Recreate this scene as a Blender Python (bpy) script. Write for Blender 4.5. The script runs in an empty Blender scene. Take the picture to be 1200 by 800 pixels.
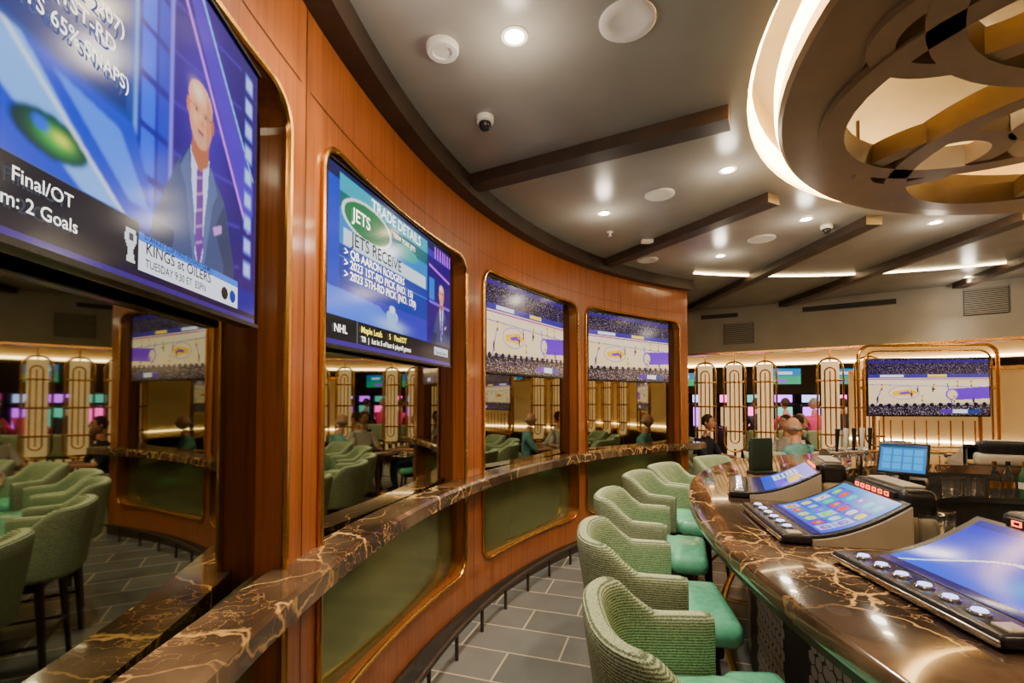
import bpy, math, random
import numpy as np
from math import sin, cos, pi, radians, sqrt, atan2
from mathutils import Vector, Matrix
random.seed(4); np.random.seed(4)
S=bpy.context.scene
H=1.65
def srgb(r,g,b):
    f=lambda c:(c/255/12.92 if c/255<=0.04045 else ((c/255+.055)/1.055)**2.4)
    return (f(r),f(g),f(b))
# ------------------------------------------------------------ materials
def mat(name,c,rough=.5,metal=0,em=None,es=0,coat=0,trans=0,ior=1.45,samp=True):
    m=bpy.data.materials.new(name); m.use_nodes=True
    b=m.node_tree.nodes['Principled BSDF']
    b.inputs['Base Color'].default_value=(*c,1); b.inputs['Roughness'].default_value=rough
    b.inputs['Metallic'].default_value=metal; b.inputs['IOR'].default_value=ior
    b.inputs['Coat Weight'].default_value=coat
    b.inputs['Transmission Weight'].default_value=trans
    if em: b.inputs['Emission Color'].default_value=(*em,1); b.inputs['Emission Strength'].default_value=es
    if not samp: m.cycles.emission_sampling='NONE'
    return m
def nodes(m): return m.node_tree.nodes,m.node_tree.links,m.node_tree.nodes['Principled BSDF']
def ramp(N,stops):
    r=N.new('ShaderNodeValToRGB'); e=r.color_ramp.elements
    e[0].position=stops[0][0]; e[0].color=(*stops[0][1],1)
    e[1].position=stops[-1][0]; e[1].color=(*stops[-1][1],1)
    for p,c in stops[1:-1]:
        k=e.new(p); k.color=(*c,1)
    return r
def wood(name,c1,c2,rough=.28,coat=.4):
    m=mat(name,c1,rough,coat=coat); N,L,b=nodes(m); b.inputs['Coat Roughness'].default_value=.12
    tc=N.new('ShaderNodeTexCoord'); mp=N.new('ShaderNodeMapping'); mp.inputs['Scale'].default_value=(30,30,.8)
    n=N.new('ShaderNodeTexNoise'); n.inputs['Scale'].default_value=1.6; n.inputs['Detail'].default_value=7; n.inputs['Distortion'].default_value=.8
    r=ramp(N,[(.2,c2),(.55,c1),(.85,tuple(min(1,x*1.15) for x in c1))])
    L.new(tc.outputs['Object'],mp.inputs[0]); L.new(mp.outputs[0],n.inputs['Vector']); L.new(n.outputs['Fac'],r.inputs[0]); L.new(r.outputs[0],b.inputs['Base Color'])
    return m
def marble(name):
    m=mat(name,(.05,.03,.02),.10,coat=.5); N,L,b=nodes(m)
    tc=N.new('ShaderNodeTexCoord')
    n0=N.new('ShaderNodeTexNoise'); n0.inputs['Scale'].default_value=2.2; n0.inputs['Detail'].default_value=6
    L.new(tc.outputs['Object'],n0.inputs['Vector'])
    base=ramp(N,[(.3,srgb(38,29,22)),(.5,srgb(78,60,45)),(.72,srgb(134,110,86))]); L.new(n0.outputs['Fac'],base.inputs[0])
    cur=base.outputs[0]
    for sc,w,dis,colr,mk in((3.2,.026,.50,srgb(232,186,116),.47),(8,.022,.34,srgb(205,160,100),.54)):
        nd=N.new('ShaderNodeTexNoise'); nd.inputs['Scale'].default_value=2.6*sc/3; nd.inputs['Detail'].default_value=5
        L.new(tc.outputs['Object'],nd.inputs['Vector'])
        sub=N.new('ShaderNodeVectorMath'); sub.operation='MULTIPLY_ADD'
        L.new(nd.outputs['Color'],sub.inputs[0]); sub.inputs[1].default_value=(dis,dis,dis); L.new(tc.outputs['Object'],sub.inputs[2])
        v=N.new('ShaderNodeTexVoronoi'); v.feature='DISTANCE_TO_EDGE'; v.inputs['Scale'].default_value=sc
        L.new(sub.outputs[0],v.inputs['Vector'])
        rr=ramp(N,[(0,(1,1,1)),(w*.35,(.8,.8,.8)),(w,(0,0,0))]); L.new(v.outputs['Distance'],rr.inputs[0])
        nm=N.new('ShaderNodeTexNoise'); nm.inputs['Scale'].default_value=1.7; nm.inputs['Detail'].default_value=3
        L.new(tc.outputs['Object'],nm.inputs['Vector'])
        rm=ramp(N,[(mk-.08,(0,0,0)),(mk+.06,(1,1,1))]); L.new(nm.outputs['Fac'],rm.inputs[0])
        mu=N.new('ShaderNodeMath'); mu.operation='MULTIPLY'; L.new(rr.outputs[0],mu.inputs[0]); L.new(rm.outputs[0],mu.inputs[1])
        mx=N.new('ShaderNodeMix'); mx.data_type='RGBA'
        L.new(mu.outputs[0],mx.inputs['Factor']); L.new(cur,mx.inputs['A']); mx.inputs['B'].default_value=(*colr,1)
        cur=mx.outputs['Result']
    L.new(cur,b.inputs['Base Color'])
    return m
def noisy(name,c1,c2,scale,rough,metal=0,coat=0,bump=0):
    m=mat(name,c1,rough,metal,coat=coat); N,L,b=nodes(m)
    tc=N.new('ShaderNodeTexCoord'); n=N.new('ShaderNodeTexNoise'); n.inputs['Scale'].default_value=scale; n.inputs['Detail'].default_value=4
    r=ramp(N,[(.35,c1),(.65,c2)])
    L.new(tc.outputs['Object'],n.inputs['Vector']); L.new(n.outputs['Fac'],r.inputs[0]); L.new(r.outputs[0],b.inputs['Base Color'])
    if bump:
        bp=N.new('ShaderNodeBump'); bp.inputs['Strength'].default_value=bump; L.new(n.outputs['Fac'],bp.inputs['Height']); L.new(bp.outputs[0],b.inputs['Normal'])
    return m
def fabric(name):
    m=mat(name,(.2,.3,.2),.85); N,L,b=nodes(m)
    tc=N.new('ShaderNodeTexCoord'); w=N.new('ShaderNodeTexWave'); w.bands_direction='Z'; w.inputs['Scale'].default_value=34; w.inputs['Distortion'].default_value=4.5; w.inputs['Detail'].default_value=5; w.inputs['Detail Scale'].default_value=7
    r=ramp(N,[(.05,srgb(76,90,68)),(.5,srgb(130,148,116)),(.95,srgb(182,196,160))])
    L.new(tc.outputs['Object'],w.inputs['Vector']); L.new(w.outputs['Fac'],r.inputs[0]); L.new(r.outputs[0],b.inputs['Base Color'])
    bp=N.new('ShaderNodeBump'); bp.inputs['Strength'].default_value=.15; bp.inputs['Distance'].default_value=.002; L.new(w.outputs['Fac'],bp.inputs['Height']); L.new(bp.outputs[0],b.inputs['Normal'])
    return m
def tiles():
    m=mat('floor_tile',(.1,.1,.1),.25); N,L,b=nodes(m)
    tc=N.new('ShaderNodeTexCoord'); mp=N.new('ShaderNodeMapping'); mp.inputs['Rotation'].default_value=(0,0,radians(18))
    br=N.new('ShaderNodeTexBrick'); br.inputs['Scale'].default_value=.75; br.inputs['Mortar Size'].default_value=.005
    br.inputs['Color1'].default_value=(*srgb(106,110,110),1); br.inputs['Color2'].default_value=(*srgb(128,130,128),1); br.inputs['Mortar'].default_value=(*srgb(204,192,166),1)
    L.new(tc.outputs['Object'],mp.inputs[0]); L.new(mp.outputs[0],br.inputs['Vector'])
    n=N.new('ShaderNodeTexNoise'); n.inputs['Scale'].default_value=5; n.inputs['Detail'].default_value=6
    mx=N.new('ShaderNodeMix'); mx.data_type='RGBA'; mx.blend_type='MULTIPLY'; mx.inputs['Factor'].default_value=.4
    r=ramp(N,[(.3,(.7,.7,.7)),(.7,(1,1,1))]); L.new(tc.outputs['Object'],n.inputs['Vector']); L.new(n.outputs['Fac'],r.inputs[0])
    L.new(br.outputs['Color'],mx.inputs['A']); L.new(r.outputs[0],mx.inputs['B']); L.new(mx.outputs['Result'],b.inputs['Base Color'])
    return m
M={}
M['wood']=wood('walnut_wood',srgb(158,90,42),srgb(116,60,26))
M['wood_dark']=wood('dark_wood',srgb(48,34,26),srgb(30,21,16))
M['bronze']=noisy('bronze_beam',srgb(50,38,29),srgb(62,48,37),6,.5)
M['marble']=marble('dark_marble')
M['gold']=mat('brushed_gold',srgb(228,172,86),.25,1)
M['ceil']=noisy('ceiling_paint',srgb(146,142,134),srgb(153,149,141),3,.26)
M['cream']=noisy('cream_plaster',srgb(225,200,150),srgb(232,208,160),3,.5)
M['soffit']=noisy('grey_plaster',srgb(156,151,138),srgb(164,158,145),3,.6)
M['lattice']=noisy('champagne_metal',srgb(120,101,72),srgb(132,111,80),4,.38,.4)
M['tile']=tiles()
M['fabric']=fabric('green_woven_fabric')
M['vinyl']=noisy('green_leather',srgb(104,208,164),srgb(124,220,178),30,.26,coat=.4,bump=.04)
M['black']=noisy('black_plastic',(.012,.012,.014),(.02,.02,.022),20,.25)
M['blackmatte']=noisy('black_metal',(.015,.014,.013),(.025,.023,.02),20,.5)
M['greige']=noisy('cream_plastic',srgb(176,168,150),srgb(186,178,160),10,.3)
M['white']=noisy('white_paint',srgb(225,220,210),srgb(232,228,220),10,.5)
M['chrome']=mat('chrome',(.7,.7,.7),.12,1)
M['mirror']=mat('smoked_mirror',(.34,.35,.27),.025,1)
M['mirror_g']=mat('green_smoked_glass',(.27,.31,.14),.14,.7)
M['led']=mat('warm_led',(1,.8,.5),.5,em=(1,.66,.24),es=26)
M['led_soft']=mat('warm_led_strip',(1,.8,.5),.5,em=(1,.72,.38),es=16)
M['bulb']=mat('downlight_bulb',(1,.9,.7),.5,em=(1,.78,.45),es=120,samp=False)
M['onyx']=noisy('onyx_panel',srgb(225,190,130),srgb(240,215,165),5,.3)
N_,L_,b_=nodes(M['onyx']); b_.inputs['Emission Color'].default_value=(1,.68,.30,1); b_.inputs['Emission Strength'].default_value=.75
M['red']=mat('red_led',(.3,.02,0),.5,em=(1,.10,.02),es=5,samp=False)
M['blueglow']=mat('button_led',(.3,.4,1),.5,em=(.40,.50,1),es=3,samp=False)
M['textw']=mat('screen_white',(1,1,1),.5,em=(.85,.93,1),es=1.3,samp=False)
M['texty']=mat('screen_yellow',(1,1,0),.5,em=(.9,.8,.1),es=1.1,samp=False)
M['textk']=mat('screen_black',(0,0,0),.5)
M['purple']=mat('purple_neon',(.4,.1,.8),.5,em=(.5,.08,1),es=4,samp=False)
M['teal']=mat('teal_neon',(.1,.7,.7),.5,em=(.1,.6,.5),es=1.5,samp=False)
M['magenta']=mat('magenta_neon',(.8,.1,.6),.5,em=(1,.08,.5),es=4,samp=False)
M['glass']=mat('clear_glass',(.95,.97,.97),.02,trans=1)
M['amber']=mat('amber_bottle',(.35,.10,.02),.08,coat=.5)
M['greenb']=mat('green_bottle',(.03,.12,.05),.08,coat=.5)
M['menu']=noisy('menu_cover',srgb(30,50,44),srgb(38,60,52),8,.5)
M['hex']=mat('white_hex_tile',srgb(190,185,175),.25)
M['skin']=mat('skin',srgb(205,150,120),.5); M['hair']=mat('hair_brown',srgb(60,42,30),.7); M['hairg']=mat('hair_grey',srgb(170,165,160),.7)
M['pink']=noisy('pink_cloth',srgb(205,50,120),srgb(220,70,135),30,.8)
M['tealc']=noisy('teal_cloth',srgb(90,150,150),srgb(110,165,165),30,.8)
M['whitec']=noisy('white_cloth',srgb(215,215,210),srgb(230,230,225),30,.8)
M['navy']=noisy('navy_cloth',srgb(26,32,52),srgb(36,42,62),30,.8)
M['eye']=mat('eye_dark',(.02,.015,.01),.2)
M['lip']=mat('lips',srgb(160,85,75),.5)
def scr_mat():
    m=bpy.data.materials.new('screen_picture'); m.use_nodes=True; N,L,b=nodes(m)
    a=N.new('ShaderNodeAttribute'); a.attribute_name='Col'
    b.inputs['Base Color'].default_value=(.01,.01,.01,1); b.inputs['Roughness'].default_value=.15
    L.new(a.outputs['Color'],b.inputs['Emission Color']); b.inputs['Emission Strength'].default_value=1.35
    m.cycles.emission_sampling='NONE'
    return m
M['screen']=scr_mat()
# ------------------------------------------------------------ mesh builder
class MB:
    def __init__(s): s.v=[];s.f=[];s.m=[];s.mats=[]
    def mi(s,k):
        if k not in s.mats: s.mats.append(k)
        return s.mats.index(k)
    def add(s,vs,fs,k,T=None):
        o=len(s.v); i=s.mi(k)
        for p in vs: s.v.append(tuple(T@Vector(p)) if T else tuple(p))
        for f in fs: s.f.append([o+a for a in f]); s.m.append(i)
    def box(s,c,d,k,T=None,bev=0.0):
        x,y,z=[a/2 for a in d]
        if bev<=0:
            vs=[(c[0]+i*x,c[1]+j*y,c[2]+l*z) for i in(-1,1) for j in(-1,1) for l in(-1,1)]
            s.add(vs,[(0,1,3,2),(4,6,7,5),(0,4,5,1),(2,3,7,6),(0,2,6,4),(1,5,7,3)],k,T); return
        bev=min(bev,x*.95,y*.95,z*.95)
        def rr(ax,ay,r,z0):
            out=[]
            for q in range(4):
                cx=(1 if q in(0,3) else -1)*(ax-r); cy=(1 if q in(0,1) else -1)*(ay-r)
                for n in range(5):
                    a=q*pi/2+n*pi/8; out.append((c[0]+cx+r*cos(a),c[1]+cy+r*sin(a),c[2]+z0))
            return out
        rings=[]
        for a in(pi/2,pi/3,pi/6,0): rings.append((bev*(1-cos(a)),-z+bev*(1-sin(a))))
        for a in(0,pi/6,pi/3,pi/2): rings.append((bev*(1-cos(a)),z-bev*(1-sin(a))))
        vs=[];n=20
        for ins,zz in rings: vs+=rr(x-ins,y-ins,max(bev-ins,1e-4),zz)
        fs=[]
        for i in range(len(rings)-1):
            for j in range(n): fs.append((i*n+j,i*n+(j+1)%n,(i+1)*n+(j+1)%n,(i+1)*n+j))
        fs.append(tuple(range(n-1,-1,-1))); fs.append(tuple((len(rings)-1)*n+j for j in range(n)))
        s.add(vs,fs,k,T)
    def lathe(s,prof,k,c=(0,0,0),n=24,T=None,cap=True):
        vs=[];m=len(prof)
        for i in range(n):
            a=2*pi*i/n
            for r,z in prof: vs.append((c[0]+r*cos(a),c[1]+r*sin(a),c[2]+z))
        fs=[]
        for i in range(n):
            for j in range(m-1): fs.append((i*m+j,((i+1)%n)*m+j,((i+1)%n)*m+j+1,i*m+j+1))
        if cap and prof[0][0]>1e-5: fs.append(tuple(i*m for i in range(n-1,-1,-1)))
        if cap and prof[-1][0]>1e-5: fs.append(tuple(i*m+m-1 for i in range(n)))
        s.add(vs,fs,k,T)
    def tube(s,pts,r,k,closed=False,n=8,T=None):
        pts=[Vector(p) for p in pts]; N=len(pts); rs=r if isinstance(r,(list,tuple)) else [r]*N
        tg=[]
        for i in range(N):
            a=pts[(i-1)%N] if(closed or i>0) else pts[i]; b=pts[(i+1)%N] if(closed or i<N-1) else pts[i]
            tg.append((b-a).normalized())
        up=Vector((0,0,1)) if abs(tg[0].z)<.9 else Vector((1,0,0))
        u=(up-tg[0]*up.dot(tg[0])).normalized(); vs=[]
        for i in range(N):
            u=(u-tg[i]*u.dot(tg[i])).normalized(); w=tg[i].cross(u)
            for j in range(n):
                a=2*pi*j/n; vs.append(tuple(pts[i]+(u*cos(a)+w*sin(a))*rs[i]))
        fs=[]
        for i in range(N if closed else N-1):
            for j in range(n): fs.append((i*n+j,i*n+(j+1)%n,((i+1)%N)*n+(j+1)%n,((i+1)%N)*n+j))
        if not closed: fs.append(tuple(range(n-1,-1,-1))); fs.append(tuple((N-1)*n+j for j in range(n)))
        s.add(vs,fs,k,T)
    def sweep(s,path,nrm,prof,k,closed=False,T=None):
        m=len(prof);N=len(path);vs=[]
        for (x,y),(a,b) in zip(path,nrm):
            for d,z in prof: vs.append((x+a*d,y+b*d,z))
        fs=[]
        for i in range(N if closed else N-1):
            for j in range(m): fs.append((i*m+j,((i+1)%N)*m+j,((i+1)%N)*m+(j+1)%m,i*m+(j+1)%m))
        if not closed: fs.append(tuple(range(m))); fs.append(tuple((N-1)*m+j for j in range(m-1,-1,-1)))
        s.add(vs,fs,k,T)
    def ell(s,c,r,k,T=None,n=16,m=10):
        vs=[(c[0],c[1],c[2]-r[2])]
        for i in range(1,m):
            p=-pi/2+pi*i/m
            for j in range(n):
                a=2*pi*j/n; vs.append((c[0]+r[0]*cos(p)*cos(a),c[1]+r[1]*cos(p)*sin(a),c[2]+r[2]*sin(p)))
        vs.append((c[0],c[1],c[2]+r[2])); fs=[]
        for j in range(n): fs.append((0,1+(j+1)%n,1+j)); fs.append((len(vs)-1,1+(m-2)*n+j,1+(m-2)*n+(j+1)%n))
        for i in range(m-2):
            for j in range(n): fs.append((1+i*n+j,1+i*n+(j+1)%n,1+(i+1)*n+(j+1)%n,1+(i+1)*n+j))
        s.add(vs,fs,k,T)
    def mesh(s,name,smooth=True):
        me=bpy.data.meshes.new(name); me.from_pydata(s.v,[],s.f)
        for k in s.mats: me.materials.append(M[k])
        me.polygons.foreach_set('material_index',s.m)
        import bmesh
        bm=bmesh.new(); bm.from_mesh(me); bmesh.ops.recalc_face_normals(bm,faces=bm.faces); bm.to_mesh(me); bm.free()
        if smooth:
            me.polygons.foreach_set('use_smooth',[True]*len(me.polygons))
            try: me.set_sharp_from_angle(angle=radians(38))
            except Exception: me.polygons.foreach_set('use_smooth',[False]*len(me.polygons))
        me.update(); return me
def place(me,name,loc=(0,0,0),rz=0,parent=None,rot=None):
    o=bpy.data.objects.new(name,me); S.collection.objects.link(o); o.location=loc
    o.rotation_euler=rot if rot else (0,0,rz)
    if parent: o.parent=parent
    return o
def build(mb,name,loc=(0,0,0),rz=0,parent=None,smooth=True,rot=None):
    return place(mb.mesh(name,smooth),name,loc,rz,parent,rot)
def face_rot(f): return atan2(f[0],-f[1])   # local -y -> f
# ------------------------------------------------------------ main curved wall
CX,CY,R=5.1,1.3,5.9
def P(t,r,z):
    a=radians(t); return (CX-r*cos(a),CY+r*sin(a),z)
Z0,Z1=.37,2.71; CEIL=3.27; T0,T1=-66,62.9
OPEN=[(-51.2,-34.6),(-32.2,-15.6),(-13.2,3.45),(5.9,22.5),(25.3,42.0),(43.6,61.4)]
cr=.13; dR=math.degrees(1/R)
w=MB()
def patch(t0,t1,z0,z1):
    n=max(1,int(abs(t1-t0)/1.2)); 
    for i in range(n):
        a=t0+(t1-t0)*i/n;b=t0+(t1-t0)*(i+1)/n
        w.add([P(a,R,z0),P(b,R,z0),P(b,R,z1),P(a,R,z1)],[(0,1,2,3)],'wood')
patch(T0,T1,0,Z0); patch(T0,T1,Z1,CEIL)
edges=[T0]+[e for o in OPEN for e in o]+[T1]
for i in range(0,len(edges),2): patch(edges[i],edges[i+1],Z0,Z1)
def perim(t0,t1,z0,z1,c=cr):
    out=[]; dt=c*dR
    for q,(ct,cz) in enumerate([(t1-dt,z1-c),(t0+dt,z1-c),(t0+dt,z0+c),(t1-dt,z0+c)]):
        for n in range(9):
            a=q*pi/2+n*pi/16; out.append((ct+dt*cos(a),cz+c*sin(a)))
        if q in(0,2):
            s0=out[-1][0]; s1=t0+dt if q==0 else t1-dt
            for k in range(1,10): out.append((s0+(s1-s0)*k/10,out[-1][1]))
    return out
for (t0,t1) in OPEN:
    dt=cr*dR
    for q,(ct,cz,kt,kz) in enumerate([(t1-dt,Z1-cr,t1,Z1),(t0+dt,Z1-cr,t0,Z1),(t0+dt,Z0+cr,t0,Z0),(t1-dt,Z0+cr,t1,Z0)]):
        arc=[P(ct+dt*cos(q*pi/2+n*pi/16),R,cz+cr*sin(q*pi/2+n*pi/16)) for n in range(9)]
        w.add([P(kt,R,kz)]+arc,[(0,i,i+1) for i in range(1,9)],'wood')
    pr=perim(t0,t1,Z0,Z1); n=len(pr)
    w.add([P(t,R,z) for t,z in pr]+[P(t,R+.11,z) for t,z in pr],[(i,(i+1)%n,n+(i+1)%n,n+i) for i in range(n)],'wood')
w.add([P(T1,R,0),P(T1,R+.3,0),P(T1,R+.3,CEIL),P(T1,R,CEIL)],[(0,1,2,3)],'wood')
for i in range(60):
    a=T0+(T1-T0)*i/60;b=T0+(T1-T0)*(i+1)/60
    w.add([P(a,R+.3,0),P(b,R+.3,0),P(b,R+.3,CEIL),P(a,R+.3,CEIL)],[(0,1,2,3)],'wood')
for t in [-33.4,-14.4,4.7,23.9,42.8,62.2]:
    w.add([P(t-.025,R-.0015,0),P(t+.025,R-.0015,0),P(t+.025,R-.0015,CEIL),P(t-.025,R-.0015,CEIL)],[(0,1,2,3)],'wood_dark')
for (t0,t1) in OPEN:
    for z in (2.83,):
        pts=[(t0-.9+(t1-t0+1.8)*k/12) for k in range(13)]
        for a,b in zip(pts,pts[1:]): w.add([P(a,R-.0015,z),P(b,R-.0015,z),P(b,R-.0015,z+.004),P(a,R-.0015,z+.004)],[(0,1,2,3)],'wood_dark')
wall=build(w,'wall_left',smooth=False)
for i,(t0,t1) in enumerate(OPEN):
    mb=MB()
    a,b=P(t0-.6,R+.108,0),P(t1+.6,R+.108,0)
    q=lambda p,z:(p[0],p[1],z)
    mb.add([q(a,1.05),q(b,1.05),q(b,Z1+.05),q(a,Z1+.05)],[(0,1,2,3)],'mirror')
    mb.add([q(a,Z0-.05),q(b,Z0-.05),q(b,1.05),q(a,1.05)],[(0,1,2,3)],'mirror_g')
    build(mb,'wall_mirror',smooth=False)
    g=MB(); g.tube([P(t,R-.010,z) for t,z in perim(t0,t1,Z0,Z1)],.013,'gold',closed=True,n=8)
    build(g,'gold_mirror_frame')
def arcpath(t0,t1,n,r=R):
    p=[];nn=[]
    for i in range(n+1):
        t=t0+(t1-t0)*i/n; x,y,_=P(t,r,0); p.append((x,y)); a=radians(t); nn.append((cos(a),-sin(a)))
    return p,nn
p,nn=arcpath(T0,64.6,120)
mb=MB(); mb.sweep(p,nn,[(-.03,.975),(.13,.975),(.15,.99),(.15,1.055),(.135,1.07),(-.03,1.07)],'marble'); build(mb,'marble_drink_ledge')
p,nn=arcpath(T0,T1,120)
mb=MB(); mb.sweep(p,nn,[(-.01,3.14),(.11,3.14),(.11,3.27),(-.01,3.27)],'bronze'); build(mb,'trim_1')
mb=MB(); mb.sweep(p,nn,[(-.005,0),(.02,0),(.02,.12),(-.005,.12)],'wood_dark'); build(mb,'baseboard_left')
mb=MB(); mb.tube([P(t,R-.17,.17) for t in np.linspace(-30,61,90)],.018,'bronze')
for t in np.arange(-30,61,4.0): mb.tube([P(t,R-.17,0),P(t,R-.17,.17)],.012,'bronze'); 
build(mb,'foot_rail')
# ------------------------------------------------------------ room shell
mb=MB(); mb.add([(-6,-9,0),(16,-9,0),(16,17,0),(-6,17,0)],[(0,1,2,3)],'tile'); build(mb,'floor',smooth=False)
RC=(3.6,1.5); RR=2.55
mb=MB(); rx0,rx1,ry0,ry1=-6,16,-9,17
angs=sorted([2*pi*i/96 for i in range(96)]+[atan2(b-RC[1],a-RC[0])%(2*pi) for a in(rx0,rx1) for b in(ry0,ry1)])
inn=[];out=[]
for a in angs:
    c,s_=cos(a),sin(a); inn.append((RC[0]+RR*c,RC[1]+RR*s_,CEIL))
    k=min([((rx1 if c>0 else rx0)-RC[0])/c if abs(c)>1e-9 else 1e9,((ry1 if s_>0 else ry0)-RC[1])/s_ if abs(s_)>1e-9 else 1e9])
    out.append((RC[0]+k*c,RC[1]+k*s_,CEIL))
n=len(angs); mb.add(inn+out,[(i,(i+1)%n,n+(i+1)%n,n+i) for i in range(n)],'ceil')
top=[(x,y,3.66) for x,y,_ in inn]
mb.add(inn+top,[(i,(i+1)%n,n+(i+1)%n,n+i) for i in range(n)],'cream'); mb.add(top,[tuple(range(n))],'soffit')
build(mb,'ceiling',smooth=False)
for nm,a,b in(('wall_back',(-6,17),(16,17)),('wall_right',(16,17),(16,-9)),('wall_rear',(16,-9),(-6,-9)),('wall_side',(-6,-9),(-6,17))):
    mb=MB(); mb.add([(a[0],a[1],0),(b[0],b[1],0),(b[0],b[1],3.27),(a[0],a[1],3.27)],[(0,1,2,3)],'soffit'); build(mb,nm,smooth=False)
def circ(r,n=96,a0=0,a1=2*pi,c=RC,closed=True):
    N=n if closed else n+1
    A=[a0+(a1-a0)*i/n for i in range(N)]
    return [(c[0]+r*cos(a),c[1]+r*sin(a)) for a in A],[(cos(a),sin(a)) for a in A]
mb=MB()
p,nn=circ(1.0); R0=[(x-1*a,y-1*b) for (x,y),(a,b) in zip(p,nn)]
mb.sweep(R0,nn,[(2.10,3.16),(2.38,3.16),(2.40,3.18),(2.40,3.34),(2.10,3.34)],'lattice',closed=True)
mb.sweep(R0,nn,[(2.402,3.235),(2.415,3.235),(2.415,3.345),(2.402,3.345)],'led',closed=True)
mb.sweep(R0,nn,[(2.10,3.34),(2.415,3.345),(2.415,3.36),(2.10,3.36)],'lattice',closed=True)
mb.sweep(R0,nn,[(2.53,3.30),(2.542,3.30),(2.542,3.44),(2.53,3.44)],'led',closed=True)
def loop(cx,cy,r,wd=.10,z0=3.10,z1=3.30,ry=None,rot=0):
    nseg=48; pts=[];nr=[]
    ry=ry or r
    for i in range(nseg):
        a=2*pi*i/nseg; x,y=r*cos(a),ry*sin(a); nx,ny=cos(a)/r,sin(a)/ry; l=sqrt(nx*nx+ny*ny); nx/=l;ny/=l
        pts.append((cx+x*cos(rot)-y*sin(rot),cy+x*sin(rot)+y*cos(rot))); nr.append((nx*cos(rot)-ny*sin(rot),nx*sin(rot)+ny*cos(rot)))
    mb.sweep(pts,nr,[(-wd/2,z0),(wd/2,z0),(wd/2,z1),(-wd/2,z1)],'lattice',closed=True)
NP=8
for i in range(NP):
    a=2*pi*i/NP+.2
    loop(RC[0]+1.24*cos(a),RC[1]+1.24*sin(a),.90,.12,3.12,3.26)
    a2=a+pi/NP
    loop(RC[0]+1.77*cos(a2),RC[1]+1.77*sin(a2),.34,.10,3.13,3.25,.28,a2)
    loop(RC[0]+.80*cos(a2),RC[1]+.80*sin(a2),.56,.10,3.13,3.255,.24,a2)
loop(RC[0],RC[1],.32,.08,3.12,3.27)
for i in range(6):
    a=i*pi/3; mb.tube([(RC[0]+2.2*cos(a),RC[1]+2.2*sin(a),3.3),(RC[0]+2.2*cos(a),RC[1]+2.2*sin(a),3.66)],.012,'bronze')
build(mb,'ceiling_lattice_medallion')
mb=MB(); p,nn=circ(4.85,60,radians(20),radians(104),(3.5,1.35),False)
mb.sweep(p,nn,[(-.02,3.255),(.02,3.255),(.02,3.269),(-.02,3.269)],'led_soft'); build(mb,'ceiling_led_strip')
def beam(a,b,wd=.14,name='ceiling_beam'):
    a=Vector((a[0],a[1]));b=Vector((b[0],b[1])); d=(b-a).normalized(); nrm=(-d.y,d.x)
    mb=MB(); mb.sweep([tuple(a),tuple(b)],[nrm,nrm],[(-wd/2,3.19),(wd/2,3.19),(wd/2,3.275),(-wd/2,3.275)],'bronze'); build(mb,name,smooth=False)
def CP(x,y,h=1.62):
    z=560*h/(468-y); return ((x-600)/560*z,z)
beam((-.30,3.47),(1.22,2.64)); beam((1.12,5.50),(2.06,3.72)); beam((3.1,8.4),(3.19,4.17)); beam((4.5,7.9),(4.45,4.06))
beam((6.2,6.6),(5.3,3.6)); beam((-.62,.3),(.98,.9)); beam((-.2,-1.6),(1.5,-.15))
# soffit
def catmull(P_,n=10):
    out=[];Q=[P_[0]]+P_+[P_[-1]]
    for i in range(1,len(Q)-2):
        p0,p1,p2,p3=[np.array(q,float) for q in Q[i-1:i+3]]
        for k in range(n):
            t=k/n; out.append(tuple(.5*((2*p1)+(-p0+p2)*t+(2*p0-5*p1+4*p2-p3)*t*t+(-p0+3*p1-3*p2+p3)*t**3)))
    out.append(tuple(P_[-1])); return out
def norms(p):
    o=[]
    for i in range(len(p)):
        a=p[max(0,i-1)];b=p[min(len(p)-1,i+1)]; d=Vector((b[0]-a[0],b[1]-a[1])).normalized(); o.append((-d.y,d.x))
    return o
sp=catmull([(.2,9.9),(1.6,9.45),(3.26,8.7),(4.7,7.85),(6.7,6.35),(8.6,4.3),(9.8,2),(10.2,-1),(9.5,-5),(8,-8.9)]); sn=norms(sp)
mb=MB(); mb.sweep(sp,sn,[(0,2.48),(.12,2.48),(.12,3.27),(0,3.27)],'soffit'); 
mb.sweep(sp,sn,[(-.03,2.45),(.15,2.45),(.15,2.485),(-.03,2.485)],'gold')
build(mb,'wall_soffit')
def on_soffit(xpx):
    best=min(range(len(sp)),key=lambda i:abs(600+560*sp[i][0]/max(sp[i][1],.1)-xpx) if sp[i][1]>.5 else 1e9)
    return sp[best],sn[best]
def grille(xpx,z,wd,ht,slats,k='soffit'):
    (x,y),(nx,ny)=on_soffit(xpx); mb=MB(); mb.box((0,0,0),(wd,.02,ht),'blackmatte')
    for i in range(slats): mb.box((0,-.014,-ht/2+ht*(i+.5)/slats),(wd*.96,.012,ht/slats*.42),k)
    build(mb,'air_vent_grille',(x-nx*.012,y-ny*.012,z),face_rot((-nx,-ny)),smooth=False)
grille(864,2.80,.48,.36,14); grille(1150,3.0,.45,.36,14); grille(842,3.13,.6,.07,2,'blackmatte'); grille(990,3.12,1.2,.08,2,'blackmatte')
mb=MB(); far=[]
for (x,y),(a,b) in zip(sp,sn):
    k=25; far.append((min(15.9,max(-5.9,x+a*k)),min(16.9,max(-8.9,y+b*k)),2.9))
n=len(sp); near=[(x+a*.12,y+b*.12,2.9) for (x,y),(a,b) in zip(sp,sn)]
mb.add(near+far,[(i,i+1,n+i+1,n+i) for i in range(n-1)],'cream'); build(mb,'ceiling_lower',smooth=False)
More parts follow.
